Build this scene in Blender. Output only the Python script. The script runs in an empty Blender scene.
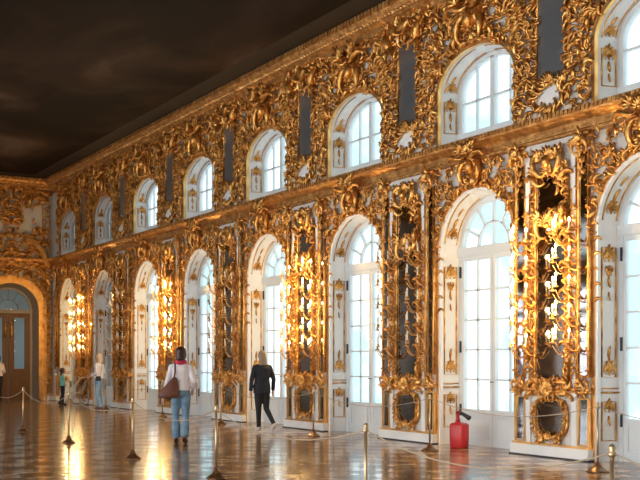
import bpy, bmesh, math, random
from mathutils import Vector, Matrix
PI = math.pi
sin, cos = math.sin, math.cos
C = bpy.context.scene.collection
sc = bpy.context.scene

# ------------------------------------------------------------------ materials
def mat(name, col=(.8, .8, .8), rough=.5, metal=0., **kw):
    m = bpy.data.materials.new(name); m.use_nodes = True
    b = m.node_tree.nodes['Principled BSDF']
    b.inputs['Base Color'].default_value = (*col, 1)
    b.inputs['Roughness'].default_value = rough
    b.inputs['Metallic'].default_value = metal
    for k, v in kw.items():
        b.inputs[k.replace('_', ' ')].default_value = v
    return m
def nd(m, t, **kw):
    n = m.node_tree.nodes.new(t)
    for k, v in kw.items(): setattr(n, k, v)
    return n
def lk(m, a, b): m.node_tree.links.new(a, b)
def bsdf(m): return m.node_tree.nodes['Principled BSDF']
def noise_color(m, stops, scale=6., detail=4., space='Object', stretch=(1, 1, 1), bump=0., bscale=None, distortion=0.):
    tc = nd(m, 'ShaderNodeTexCoord'); mp = nd(m, 'ShaderNodeMapping'); mp.inputs['Scale'].default_value = stretch
    n = nd(m, 'ShaderNodeTexNoise'); n.inputs['Scale'].default_value = scale; n.inputs['Detail'].default_value = detail
    n.inputs['Distortion'].default_value = distortion
    r = nd(m, 'ShaderNodeValToRGB')
    while len(r.color_ramp.elements) < len(stops): r.color_ramp.elements.new(.5)
    for e, (p, c) in zip(r.color_ramp.elements, stops): e.position = p; e.color = (*c, 1)
    lk(m, tc.outputs[space], mp.inputs[0]); lk(m, mp.outputs[0], n.inputs['Vector'])
    lk(m, n.outputs['Fac'], r.inputs[0]); lk(m, r.outputs[0], bsdf(m).inputs['Base Color'])
    if bump:
        n2 = nd(m, 'ShaderNodeTexNoise'); n2.inputs['Scale'].default_value = bscale or scale * 3
        lk(m, mp.outputs[0], n2.inputs['Vector'])
        b = nd(m, 'ShaderNodeBump'); b.inputs['Strength'].default_value = bump; b.inputs['Distance'].default_value = .02
        lk(m, n2.outputs['Fac'], b.inputs['Height']); lk(m, b.outputs[0], bsdf(m).inputs['Normal'])
    return m

M = {}
M['gold'] = noise_color(mat('gilding', rough=.33, metal=.90),
    [(.30, (.34, .13, .03)), (.52, (.74, .37, .095)), (.75, (1.0, .63, .23))], scale=7, detail=5, bump=.5, bscale=38)
M['gold_smooth'] = noise_color(mat('smooth_gilding', rough=.32, metal=.8), [(.3, (.66, .32, .09)), (.7, (.95, .58, .22))], scale=5)
M['cornice'] = noise_color(mat('cornice_gilding', rough=.42, metal=.7), [(.3, (.36, .15, .04)), (.55, (.62, .32, .10)), (.75, (.92, .58, .24))], scale=9, detail=6, bump=.7, bscale=22)
M['brass'] = mat('brass', (.58, .42, .24), .42, .9)
M['white'] = noise_color(mat('white_paint', rough=.45), [(.3, (.80, .79, .76)), (.7, (.87, .865, .84))], scale=2)
M['wallw'] = noise_color(mat('wall_plaster', rough=.6), [(.3, (.60, .55, .49)), (.7, (.70, .66, .60))], scale=2)
M['frame'] = mat('window_paint', (.66, .69, .70), .4)
M['iron'] = mat('dark_fitting', (.03, .035, .045), .45, .4)
M['mirror'] = noise_color(mat('mirror', rough=.05, metal=1.), [(.3, (.30, .30, .33)), (.7, (.42, .41, .42))], scale=3)
M['wood'] = noise_color(mat('door_walnut', rough=.6), [(.3, (.12, .055, .026)), (.7, (.17, .08, .038))], scale=4, stretch=(6, 6, .6))
M['candle'] = mat('candle_wax', (.85, .80, .68), .5)
M['curtain'] = mat('pale_blind', (.62, .58, .50), .8)
M['blind'] = noise_color(mat('linen_blind', rough=.85), [(.3, (.50, .44, .35)), (.7, (.60, .54, .44))], scale=3)

g = mat('window_glass'); t = g.node_tree; t.nodes.remove(bsdf(g))
tr = nd(g, 'ShaderNodeBsdfTransparent'); tr.inputs[0].default_value = (.97, .985, .985, 1)
gl = nd(g, 'ShaderNodeBsdfGlossy'); gl.inputs['Roughness'].default_value = .02
fr = nd(g, 'ShaderNodeFresnel'); fr.inputs[0].default_value = 1.45; mx = nd(g, 'ShaderNodeMixShader')
lk(g, fr.outputs[0], mx.inputs[0]); lk(g, tr.outputs[0], mx.inputs[1]); lk(g, gl.outputs[0], mx.inputs[2])
lk(g, mx.outputs[0], t.nodes['Material Output'].inputs[0]); M['glass'] = g

def emis(name, col, s):
    m = mat(name, (0, 0, 0)); b = bsdf(m)
    b.inputs['Emission Color'].default_value = (*col, 1); b.inputs['Emission Strength'].default_value = s
    return m
M['bulb'] = emis('lit_bulb', (1., .70, .32), 26)
M['bulb_off'] = mat('unlit_bulb', (.75, .72, .65), .15)

# ceiling: old dark painting
m = noise_color(mat('ceiling_painting', rough=.75, Specular_IOR_Level=.15),
    [(.30, (.004, .0025, .002)), (.46, (.010, .005, .003)), (.58, (.040, .021, .014)), (.72, (.12, .082, .062))],
    scale=.42, detail=9, stretch=(1, .55, 1), distortion=.4)
M['ceiling'] = m
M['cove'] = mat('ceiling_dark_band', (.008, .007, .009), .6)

# parquet floor: checker of inlaid squares with finer inlay
m = mat('parquet', rough=.13); b = bsdf(m)
tc = nd(m, 'ShaderNodeTexCoord'); mp = nd(m, 'ShaderNodeMapping'); lk(m, tc.outputs['Object'], mp.inputs[0])
ck = nd(m, 'ShaderNodeTexChecker'); ck.inputs['Scale'].default_value = 1.0
mp.inputs['Scale'].default_value = (2.1, 2.1, 2.1); mp.inputs['Location'].default_value = (.1, .3, .5)
lk(m, mp.outputs[0], ck.inputs['Vector'])
ck.inputs['Color1'].default_value = (.66, .46, .30, 1); ck.inputs['Color2'].default_value = (.17, .080, .040, 1)
mp2 = nd(m, 'ShaderNodeMapping'); mp2.inputs['Rotation'].default_value = (0, 0, PI / 4); mp2.inputs['Scale'].default_value = (4.38, 4.38, 4.38)
mp2.inputs['Location'].default_value = (0, 0, .07)
lk(m, tc.outputs['Object'], mp2.inputs[0]); ck2 = nd(m, 'ShaderNodeTexChecker'); ck2.inputs['Scale'].default_value = 1
ck2.inputs['Color1'].default_value = (1, 1, 1, 1); ck2.inputs['Color2'].default_value = (.55, .50, .46, 1)
lk(m, mp2.outputs[0], ck2.inputs['Vector'])
mul = nd(m, 'ShaderNodeMix', data_type='RGBA', blend_type='MULTIPLY'); mul.inputs[0].default_value = .8
lk(m, ck.outputs[0], mul.inputs[6]); lk(m, ck2.outputs[0], mul.inputs[7])
nz = nd(m, 'ShaderNodeTexNoise'); nz.inputs['Scale'].default_value = 1.1; nz.inputs['Detail'].default_value = 6
mpn = nd(m, 'ShaderNodeMapping'); mpn.inputs['Scale'].default_value = (1, 5, 1)
lk(m, tc.outputs['Object'], mpn.inputs[0]); lk(m, mpn.outputs[0], nz.inputs['Vector'])
rr = nd(m, 'ShaderNodeMapRange'); rr.inputs['From Min'].default_value = .3; rr.inputs['From Max'].default_value = .7
rr.inputs['To Min'].default_value = .62; rr.inputs['To Max'].default_value = 1.25; lk(m, nz.outputs[0], rr.inputs[0])
mul2 = nd(m, 'ShaderNodeMix', data_type='RGBA', blend_type='MULTIPLY'); mul2.inputs[0].default_value = 1
lk(m, mul.outputs[2], mul2.inputs[6]); lk(m, rr.outputs[0], mul2.inputs[7]); lk(m, mul2.outputs[2], b.inputs['Base Color'])
r2 = nd(m, 'ShaderNodeMapRange'); r2.inputs['To Min'].default_value = .07; r2.inputs['To Max'].default_value = .17
lk(m, nz.outputs[0], r2.inputs[0])
rk = nd(m, 'ShaderNodeMapRange'); rk.inputs['To Min'].default_value = .09; rk.inputs['To Max'].default_value = 0; lk(m, ck.outputs['Fac'], rk.inputs[0])
ad = nd(m, 'ShaderNodeMath', operation='ADD'); lk(m, r2.outputs[0], ad.inputs[0]); lk(m, rk.outputs[0], ad.inputs[1]); lk(m, ad.outputs[0], b.inputs['Roughness'])
rs = nd(m, 'ShaderNodeMapRange'); rs.inputs['To Min'].default_value = .32; rs.inputs['To Max'].default_value = .6; lk(m, ck.outputs['Fac'], rs.inputs[0]); lk(m, rs.outputs[0], b.inputs['Specular IOR Level'])
bp = nd(m, 'ShaderNodeBump'); bp.inputs['Strength'].default_value = .06; bp.inputs['Distance'].default_value = .01
nb = nd(m, 'ShaderNodeTexNoise'); nb.inputs['Scale'].default_value = 2.2; lk(m, tc.outputs['Object'], nb.inputs['Vector'])
lk(m, nb.outputs[0], bp.inputs['Height']); lk(m, bp.outputs[0], b.inputs['Normal'])
b.inputs['Coat Weight'].default_value = .12; b.inputs['Coat Roughness'].default_value = .08
M['floor'] = m

# ------------------------------------------------------------------ mesh helpers
class MB:
    def __init__(s): s.v = []; s.f = []; s.m = []
    def add(s, vs, fs, mi=0):
        o = len(s.v); s.v += [tuple(v) for v in vs]; s.f += [tuple(i + o for i in f) for f in fs]; s.m += [mi] * len(fs)
    def box(s, x0, x1, y0, y1, z0, z1, mi=0):
        s.add([(x0, y0, z0), (x1, y0, z0), (x1, y1, z0), (x0, y1, z0), (x0, y0, z1), (x1, y0, z1), (x1, y1, z1), (x0, y1, z1)],
              [(0, 3, 2, 1), (4, 5, 6, 7), (0, 1, 5, 4), (1, 2, 6, 5), (2, 3, 7, 6), (3, 0, 4, 7)], mi)
    def join(s, o, fn=lambda p: p, flip=False):
        k = len(s.v); s.v += [tuple(fn(p)) for p in o.v]
        s.f += [tuple(i + k for i in (reversed(f) if flip else f)) for f in o.f]; s.m += o.m
    def mirror(s):
        o = MB(); o.v, o.f, o.m = list(s.v), list(s.f), list(s.m)
        s.join(o, lambda p: (-p[0], p[1], p[2]), True); return s
    def ribbon(s, path, w, y0, y1, closed=False, mi=0):      # flat bar of width w following path in the x-z plane
        n = len(path); L = []
        for i, p in enumerate(path):
            a = path[i - 1] if (i or closed) else p
            c = path[(i + 1) % n] if (i < n - 1 or closed) else p
            dx, dz = c[0] - a[0], c[1] - a[1]; d = math.hypot(dx, dz) or 1; nx, nz = -dz / d, dx / d
            k = w / 2
            if 0 < i < n - 1 or closed:
                e1 = (p[0] - a[0], p[1] - a[1]); l1 = math.hypot(*e1) or 1
                ca = abs((e1[0] * dx + e1[1] * dz) / (l1 * d)); k = k / max(.5, ca)
            L.append([(p[0] + nx * k, y0, p[1] + nz * k), (p[0] - nx * k, y0, p[1] - nz * k), (p[0] - nx * k, y1, p[1] - nz * k), (p[0] + nx * k, y1, p[1] + nz * k)])
        vs = [q for r in L for q in r]; fs = []
        for i in range(n if closed else n - 1):
            a, b = 4 * i, 4 * ((i + 1) % n)
            for j in range(4): k2 = (j + 1) % 4; fs.append((a + j, b + j, b + k2, a + k2))
        if not closed: fs += [(0, 1, 2, 3), (4 * n - 1, 4 * n - 2, 4 * n - 3, 4 * n - 4)]
        s.add(vs, fs, mi)
    def tube(s, pts, rad, n=8, mi=0, flat=None, cap=True):    # round tube along 3-D points
        pts = [Vector(p) for p in pts]
        if not hasattr(rad, '__len__'): rad = [rad] * len(pts)
        T = []
        for i in range(len(pts)):
            d = pts[min(i + 1, len(pts) - 1)] - pts[max(i - 1, 0)]
            T.append(d.normalized() if d.length > 1e-9 else Vector((0, 0, 1)))
        u = T[0].orthogonal().normalized(); vs = []
        for p, r, t in zip(pts, rad, T):
            u = (u - t * u.dot(t)); u = u.normalized() if u.length > 1e-6 else t.orthogonal().normalized()
            w = t.cross(u)
            for j in range(n): a = 2 * PI * j / n; vs.append(p + u * (r * cos(a)) + w * (r * sin(a)))
        fs = [(i * n + j, i * n + (j + 1) % n, (i + 1) * n + (j + 1) % n, (i + 1) * n + j) for i in range(len(pts) - 1) for j in range(n)]
        if cap: fs += [tuple(reversed(range(n))), tuple((len(pts) - 1) * n + j for j in range(n))]
        s.add(vs, fs, mi)
    def lathe(s, prof, n=16, c=(0, 0, 0), mi=0):              # prof: (r, z)
        vs = [(c[0] + r * cos(2 * PI * j / n), c[1] + r * sin(2 * PI * j / n), c[2] + z) for r, z in prof for j in range(n)]
        fs = [(i * n + j, i * n + (j + 1) % n, (i + 1) * n + (j + 1) % n, (i + 1) * n + j) for i in range(len(prof) - 1) for j in range(n)]
        fs += [tuple(reversed(range(n))), tuple((len(prof) - 1) * n + j for j in range(n))]
        s.add(vs, fs, mi)
    def rings(s, R, n=16, mi=0):                              # elliptical horizontal rings (cx,cy,z,rx,ry)
        vs = [(cx + rx * cos(2 * PI * j / n), cy + ry * sin(2 * PI * j / n), z) for cx, cy, z, rx, ry in R for j in range(n)]
        fs = [(i * n + j, i * n + (j + 1) % n, (i + 1) * n + (j + 1) % n, (i + 1) * n + j) for i in range(len(R) - 1) for j in range(n)]
        fs += [tuple(reversed(range(n))), tuple((len(R) - 1) * n + j for j in range(n))]
        s.add(vs, fs, mi)
    def ball(s, c, r, n=10, mi=0):
        if not hasattr(r, '__len__'): r = (r, r, r)
        k = max(4, n // 2)
        s.rings([(c[0], c[1], c[2] + r[2] * -cos(PI * (i + .12) / (k + .24)), r[0] * sin(PI * (i + .12) / (k + .24)), r[1] * sin(PI * (i + .12) / (k + .24))) for i in range(k + 1)], n, mi)
    def mesh(s, name, mats, smooth=True):
        me = bpy.data.meshes.new(name); me.from_pydata(s.v, [], s.f)
        for x in (mats if isinstance(mats, (list, tuple)) else [mats]): me.materials.append(x)
        me.polygons.foreach_set('material_index', s.m)
        me.polygons.foreach_set('use_smooth', [smooth] * len(s.f))
        me.update(); return me
    def build(s, name, mats, parent=None, smooth=False, loc=(0, 0, 0), rz=0):
        return link(name, s.mesh(name, mats, smooth), parent, loc, rz)
def link(name, me, parent=None, loc=(0, 0, 0), rz=0):
    o = bpy.data.objects.new(name, me); C.objects.link(o); o.location = loc; o.rotation_euler = (0, 0, rz)
    if parent: o.parent = parent
    return o
def tag(o, label=None, cat=None, group=None, kind=None):
    if label: o['label'] = label
    if cat: o['category'] = cat
    if group: o['group'] = group
    if kind: o['kind'] = kind
    return o
def empty(name, loc=(0, 0, 0), rz=0):
    return link(name, None, None, loc, rz)
def kids(o): return [c for c in bpy.data.objects if c.parent == o]
KC = {}
def copy_tree(o, parent=None):
    c = o.copy(); C.objects.link(c)
    if parent: c.parent = parent
    if o.name not in KC: KC[o.name] = kids(o)
    for ch in KC[o.name]: copy_tree(ch, c)
    return c

# ------------------------------------------------------------------ geometry of the hall
BAY = 3.725; F0 = 11.02                       # far edge of window 0 along the wall
OH, WH = 1.0, .90                             # half width of opening at the wall, at the glass
REV = .36                                     # reveal depth
NB = 8
YEND, YFRONT, XL, H = 38.15, -6.0, -17.0, 8.05
Zc0, Zc1 = 4.80, 5.13                         # middle cornice
LOW = dict(zb=0.0, zs=3.35, rise=1.0)
UP = dict(zb=5.16, zs=6.10, rise=.62)
RW = -PI / 2                                   # wall pieces are modelled facing -y; this turns them to face -x
def wy(k): return F0 + BAY * k - OH           # centre of window k
def py_(k): return F0 + BAY * k + .8625       # centre of pier k

def arc(half, zs, rise, n=20, p=1.0, a0=0., a1=PI, cx=0.):
    return [(cx + half * cos(a0 + (a1 - a0) * i / n), zs + rise * sin(a0 + (a1 - a0) * i / n)) for i in range(n + 1)]
def arch_wall(mb, x0, x1, z0, z1, cx, half, zb, zs, rise, y=0., mi=0, n=20):
    q = lambda a, b, c, d: mb.add([(a, y, c), (b, y, c), (b, y, d), (a, y, d)], [(0, 1, 2, 3)], mi)
    q(x0, cx - half, z0, z1); q(cx + half, x1, z0, z1)
    if zb > z0 + 1e-4: q(cx - half, cx + half, z0, zb)
    A = arc(half, zs, rise, n, cx=cx)
    for a, b in zip(A, A[1:]):
        mb.add([(b[0], y, b[1]), (a[0], y, a[1]), (a[0], y, z1), (b[0], y, z1)], [(0, 1, 2, 3)], mi)

# right wall (one mesh in local coords: x runs toward the camera)
mb = MB()
def lx(y): return -(y)                         # local x of world y
ys = []
for k in range(-4, NB):
    c = lx(wy(k)); x0, x1 = c - OH - 1.725 / 2, c + OH + 1.725 / 2
    if k == NB - 1: x0 = lx(YEND)
    if k == -4: x1 = lx(YFRONT)
    arch_wall(mb, x0, x1, 0, 4.95, c, OH, **LOW)
    arch_wall(mb, x0, x1, 4.95, H, c, OH, **UP)
    # pier slab, slightly proud of the wall, lower storey and upper storey
    p = lx(py_(k)); w = .80
    if k < NB - 1:
        mb.box(p - w, p + w, -.07, .0, 0, Zc0 - .015); mb.box(p - w, p + w, -.05, .0, Zc1, 7.7)
tag(mb.build('wall_right', M['wallw'], rz=RW), 'long wall of arched windows and gilded mirror piers', 'wall', kind='structure')
# left wall: the same openings
mb = MB(); mg = MB()
lcent = [wy(k) for k in range(-4, NB)]
for i, c in enumerate(lcent):
    x0, x1 = c - OH - 1.725 / 2, c + OH + 1.725 / 2
    if i == len(lcent) - 1: x1 = YEND
    if i == 0: x0 = YFRONT
    arch_wall(mb, x0, x1, 0, 4.95, c, OH, **LOW); arch_wall(mb, x0, x1, 4.95, H, c, OH, **UP)
    mg.box(c + 1.15, c + 2.55, -.06, -.01, .9, 4.6); mg.box(c + 1.15, c + 2.55, -.06, -.01, 5.3, 7.5)
    mg.ribbon([(c + OH + .1, .1)] + arc(OH + .1, 3.35, 1.1, cx=c) + [(c - OH - .1, .1)], .2, -.06, -.01)
tag(mb.build('wall_left', noise_color(mat('gilded_opposite_wall', rough=.5, metal=.3), [(.4, (.10, .045, .02)), (.6, (.34, .19, .07))], scale=6), loc=(XL, 0, 0), rz=PI / 2), 'opposite window wall seen only in reflections', 'wall', kind='structure')
mg.build('trim_1', M['gold'], loc=(XL, 0, 0), rz=PI / 2)['kind'] = 'structure'
mb = MB(); mb.box(XL, 0, YFRONT - .2, YFRONT, 0, H); tag(mb.build('wall_front', M['wallw']), 'hall end wall behind the viewer', 'wall', kind='structure')
mb = MB(); mb.add([(XL - .6, YFRONT - .2, 0), (.7, YFRONT - .2, 0), (.7, YEND + .2, 0), (XL - .6, YEND + .2, 0)], [(0, 1, 2, 3)])
tag(mb.build('floor', M['floor']), 'glossy inlaid parquet floor', 'floor', kind='structure')
mb = MB()
mb.box(XL + .9, -.9, YFRONT, YEND - .9, H, H + .1, 0)
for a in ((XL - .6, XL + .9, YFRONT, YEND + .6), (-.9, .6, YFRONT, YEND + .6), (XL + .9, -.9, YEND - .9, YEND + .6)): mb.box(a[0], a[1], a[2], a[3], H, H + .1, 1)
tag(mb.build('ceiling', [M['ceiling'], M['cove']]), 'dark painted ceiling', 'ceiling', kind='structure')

# ------------------------------------------------------------------ carving generator
def scroll(mb, x, z, ang, size, kind, w, y0=0., bul=.04, n=11, turn=4.6):
    ds = size * 1.5 / n; h = ang; P = [(x, z)]
    K = []
    for i in range(n):
        t = (i + .5) / n; u = 2 * t - 1
        k = turn / size / 1.5 * (.35 + 2.0 * u * u)
        if kind == 'S': k *= (1 if u > 0 else -1)
        h += k * ds * .5; P.append((P[-1][0] + cos(h) * ds, P[-1][1] + sin(h) * ds)); h += k * ds * .5
    cx = sum(p[0] for p in P) / len(P); cz = sum(p[1] for p in P) / len(P)
    P = [(p[0] - cx + x, p[1] - cz + z) for p in P]
    vs = []; m = 5
    for i, p in enumerate(P):
        a, b = P[max(0, i - 1)], P[min(n, i + 1)]; dx, dz = b[0] - a[0], b[1] - a[1]; d = math.hypot(dx, dz) or 1
        nx, nz = -dz / d, dx / d; t = i / n
        r = w * (.35 + .85 * sin(PI * min(1, t * 1.1 + .05)) ** .8) if 0 < i < n else w * .75
        yy = y0 - bul * (.4 + sin(PI * t) * .6)
        for j in range(m):
            q = 2 * PI * j / m + .3
            vs.append((p[0] + nx * r * cos(q), yy - r * sin(q) * .95, p[1] + nz * r * cos(q)))
    fs = [(i * m + j, i * m + (j + 1) % m, (i + 1) * m + (j + 1) % m, (i + 1) * m + j) for i in range(n) for j in range(m)]
    fs += [tuple(reversed(range(m))), tuple(n * m + j for j in range(m))]
    mb.add(vs, fs)
def leaf(mb, x, z, ang, ln, w, y0=0., lift=.05, bend=0.):
    S = [(0, .35), (.35, 1.), (.7, .95), (1., .25)]; lift *= .55; ln *= .82; w *= 1.25; vs = []; px, pz = x, z; h = ang
    for i, (t, ww) in enumerate(S):
        if i: d = ln * (t - S[i - 1][0]); px += cos(h) * d; pz += sin(h) * d; h += bend * (t - S[i - 1][0])
        nx, nz = -sin(h), cos(h); yy = y0 - lift * (.3 + t * t)
        vs += [(px + nx * w * ww / 2, yy + .010, pz + nz * w * ww / 2), (px, yy - w * .28 * ww - .004, pz), (px - nx * w * ww / 2, yy + .010, pz - nz * w * ww / 2), (px, yy + .014, pz)]
    fs = []
    for i in range(3):
        for j in range(4): k = (j + 1) % 4; fs.append((4 * i + j, 4 * i + k, 4 * i + 4 + k, 4 * i + 4 + j))
    fs += [(0, 3, 2, 1), (12, 13, 14, 15)]
    mb.add(vs, fs)
def acanthus(mb, x, z, ang, ln, rnd, y0=0., n=5, spread=1.6, lift=.07):
    for i in range(n):
        a = ang + spread * (i / (n - 1) - .5); l = ln * (1 - .35 * abs(2 * i / (n - 1) - 1)) * rnd.uniform(.9, 1.1)
        leaf(mb, x, z, a, l, ln * .28, y0, lift, bend=(i / (n - 1) - .5) * 1.4)
def shell(mb, x, z, r, y0=0., n=9, a0=.15, a1=PI - .15, lift=.08):
    for i in range(n):
        a = a0 + (a1 - a0) * i / (n - 1); leaf(mb, x, z, a, r * (.8 + .2 * sin(a)), r * 2.4 / n, y0, lift)
    mb.ball((x, y0 - .03, z), (r * .22, .04, r * .18), 8)
def scatter(mb, bbox, mask, step, rnd, size=(.14, .3), flow=None, y=(0., .05), w=.10, leaves=1.0, half=True):
    x0, x1, z0, z1 = bbox; nx, nz = int((x1 - x0) / step) + 1, int((z1 - z0) / step) + 1
    for i in range(nx):
        for j in range(nz):
            x = x0 + (i + rnd.random()) * step; z = z0 + (j + rnd.random()) * step
            if not mask(x, z): continue
            a = (flow(x, z) if flow else PI / 2) + rnd.gauss(0, .75) + (PI if rnd.random() < .3 else 0)
            s = rnd.uniform(*size); yy = -rnd.uniform(*y)
            scroll(mb, x, z, a, s, rnd.choice('CCS'), s * w * rnd.uniform(.8, 1.3), yy, .03 + s * .15, turn=rnd.uniform(3.6, 5.6) * rnd.choice((1, -1)))
            if rnd.random() < leaves:
                acanthus(mb, x + rnd.uniform(-.5, .5) * step, z + rnd.uniform(-.5, .5) * step, a + rnd.uniform(-1.5, 1.5), s * rnd.uniform(.45, .75), rnd, yy - .02, rnd.choice((3, 4, 5)), rnd.uniform(1.2, 2.4), .08)
def frame_carving(mb, outline, rnd, w, y0=0., every=.13, size=.17):   # chain of scrolls and leaves riding on a moulding
    mb.ribbon(outline, w * .55, y0 - .035, y0 + .01, closed=True)
    n = len(outline)
    for i in range(n):
        a, b = outline[i], outline[(i + 1) % n]; L = math.hypot(b[0] - a[0], b[1] - a[1]); h = math.atan2(b[1] - a[1], b[0] - a[0])
        m = max(1, int(L / every + rnd.random()))
        for j in range(m):
            t = (j + .5) / m; x, z = a[0] + (b[0] - a[0]) * t, a[1] + (b[1] - a[1]) * t
            s = size * rnd.uniform(.7, 1.25)
            scroll(mb, x, z, h + rnd.gauss(0, .35), s, rnd.choice('CS'), s * .12, y0 - .03, .04, n=9, turn=rnd.choice((-4.6, 4.6)))
            if rnd.random() < .7: acanthus(mb, x, z, h + rnd.choice((-1, 1)) * rnd.uniform(.5, 1.7), s * .6, rnd, y0 - .04, 3, 1.4, .06)

def putto(mb, x, z, s, lean=0., y0=-.12):     # small carved winged child figure
    def P(a, b, c): return (x + (a * cos(lean) - c * sin(lean)) * s, y0 + b * s, z + (a * sin(lean) + c * cos(lean)) * s)
    mb.tube([P(0, 0, -.02), P(0, -.02, .12), P(0, -.03, .26), P(.01, -.03, .38), P(.01, -.04, .43)], [.085 * s, .115 * s, .11 * s, .10 * s, .05 * s], 8)
    mb.ball(P(.02, -.06, .52), .085 * s, 8)
    mb.tube([P(.09, -.03, .37), P(.22, -.10, .40), P(.32, -.14, .52), P(.37, -.15, .56)], [.045 * s, .04 * s, .03 * s, .03 * s], 6)
    mb.tube([P(-.08, -.03, .36), P(-.2, -.12, .27), P(-.24, -.2, .40), P(-.25, -.2, .46)], [.045 * s, .04 * s, .03 * s, .03 * s], 6)
    mb.tube([P(.05, 0, .02), P(.16, -.12, -.08), P(.13, -.07, -.26), P(.2, -.12, -.3)], [.075 * s, .065 * s, .04 * s, .03 * s], 6)
    mb.tube([P(-.05, 0, .02), P(-.14, -.10, -.1), P(-.22, -.03, -.25), P(-.2, -.1, -.3)], [.075 * s, .065 * s, .04 * s, .03 * s], 6)
    for sg in (-1, 1):
        for i in range(4): leaf(mb, x + sg * .06 * s, z + .36 * s, (PI / 2 - sg * (.5 + .33 * i)) + lean, .34 * s, .10 * s, y0 + .03, .02)

# --- shared carved meshes -------------------------------------------------
PATCH = {}
def holes(rnd, n, x0, x1, z0, z1, r):
    return [(rnd.uniform(x0, x1), rnd.uniform(z0, z1), rnd.uniform(r * .6, r)) for _ in range(n)]
# A: over the French-door arch
rnd = random.Random(11); mA = MB()
hs = [(.52, 4.52, .14), (.85, 4.18, .13), (.84, 4.68, .13), (.3, 4.66, .09), (.98, 3.8, .07)]
def maskA(x, z):
    if z < 3.3 or z > 4.80 or x > 1.08: return False
    e = (x / 1.02) ** 2 + max(0, (z - 3.35) / 1.02) ** 2
    return e > 1.0 and all(math.hypot(x - a, z - b) > c for a, b, c in hs)
scatter(mA, (0, 1.08, 3.3, 4.82), maskA, .078, rnd, (.09, .18), lambda x, z: math.atan2(z - 3.35, x) + PI / 2, (.0, .05), .13, .9)
for i in range(14):
    a = PI / 2 * (i + .5) / 14; leaf(mA, 1.04 * cos(a), 3.35 + 1.04 * sin(a), a + .4, .16, .07, 0, .07)
for i in range(5): scroll(mA, 1.02 + rnd.uniform(-.03, .05), 3.2 - .22 * i, PI / 2, .2, 'S', .022, -.01, .03)
mA.mirror()
kA = MB()                                     # keystone crest
shell(kA, 0, 4.62, .34, -.10, 11); shell(kA, 0, 4.9, .22, -.20, 9)
for sg in (-1, 1):
    scroll(kA, sg * .17, 4.58, PI / 2 - sg * .6, .42, 'C', .045, -.08, .10, turn=-sg * 5.2)
    scroll(kA, sg * .24, 4.84, PI / 2 - sg * .3, .34, 'S', .038, -.20, .08, turn=-sg * 4.6)
    acanthus(kA, sg * .12, 4.95, PI / 2 - sg * .9, .26, rnd, -.24, 5, 1.8, .08)
    acanthus(kA, sg * .1, 4.5, -PI / 2 + sg * .5, .22, rnd, -.10, 4, 1.5, .08)
kA.ball((0, -.16, 4.68), (.09, .08, .12), 10); kA.ball((0, -.08, 4.45), (.07, .07, .13), 8)
# rim of the arch
rA = MB(); rA.ribbon([(OH + .03, .0)] + arc(OH + .03, 3.35, 1.03, 28) + [(-OH - .03, .0)], .06, -.045, .01)
rA2 = MB(); rA2.ribbon([(OH - .02, .0)] + arc(OH - .02, 3.35, .98, 28) + [(-OH + .02, .0)], .05, -.03, .03)
# B: above upper window
rnd = random.Random(23); mBv = MB()
hsB = [(.45, 7.15, .13), (.74, 6.90, .13), (.98, 7.22, .12), (.90, 6.62, .09), (.62, 7.45, .10)]
def maskB(x, z):
    if z > 7.66 or x > 1.12 or z < 5.2: return False
    if x < 1.075 and z < 6.1: return False
    e = (x / 1.08) ** 2 + max(0, (z - 6.1) / .70) ** 2
    return e > 1 and all(math.hypot(x - a, z - b) > c for a, b, c in hsB)
scatter(mBv, (0, 1.12, 5.2, 7.68), maskB, .083, rnd, (.11, .23), lambda x, z: (PI / 2 if z < 6.2 else math.atan2(z - 5.6, x) + PI / 2), (.0, .07), .14, 1.0)
for i in range(16):
    a = PI / 2 * (i + .5) / 16; leaf(mBv, 1.04 * cos(a), 6.1 + .66 * sin(a), a + .5, .16, .07, -.02, .07)
mBv.mirror()
kB = MB(); shell(kB, 0, 7.05, .36, -.12, 11); shell(kB, 0, 6.78, .22, -.08, 9)
for sg in (-1, 1):
    scroll(kB, sg * .22, 7.0, PI / 2 - sg * .5, .5, 'C', .05, -.10, .10, turn=-sg * 5.0)
    scroll(kB, sg * .3, 7.36, PI / 2 - sg * .2, .46, 'S', .045, -.15, .12, turn=-sg * 4.6)
    acanthus(kB, sg * .2, 7.42, PI / 2 - sg * .5, .36, rnd, -.25, 5, 1.8, .14)
kB.ball((0, -.2, 7.12), (.1, .09, .13), 10)
rB = MB(); rB.ribbon([(OH + .02, 5.2)] + arc(OH + .02, 6.1, .64, 28) + [(-OH - .02, 5.2)], .07, -.06, .01)

# C: pier, upper storey
MH = .31                                       # mirror half width
rnd = random.Random(5)
fC = MB(); frame_carving(fC, [(-MH - .04, 5.72), (MH + .04, 5.72), (MH + .04, 7.28), (-MH - .04, 7.28)], rnd, .12, -.06, .11, .17)
sC = MB()
scatter(sC, (.40, .80, 5.2, 7.68), lambda x, z: .43 < x < .78 and not (.50 < x < .60 and (z * 1.3) % 1 < .5), .08, rnd, (.10, .20), None, (.05, .09), .14, .9)
scatter(sC, (0, .6, 7.30, 7.7), lambda x, z: True, .11, rnd, (.16, .28), lambda x, z: .6, (.06, .14), .13, 1)
sC.mirror()
cC = MB()                                      # cartouche under mirror
out = [(.36 * cos(a) * (1 + .10 * cos(4 * a)), 5.45 + .22 * sin(a) * (1 + .12 * cos(4 * a))) for a in [2 * PI * i / 20 for i in range(20)]]
frame_carving(cC, out, rnd, .14, -.09, .09, .2)
shell(cC, 0, 5.63, .24, -.13, 9)
for sg in (-1, 1): acanthus(cC, sg * .30, 5.60, PI / 2 - sg * .7, .2, rnd, -.12, 5, 1.8, .08)
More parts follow.
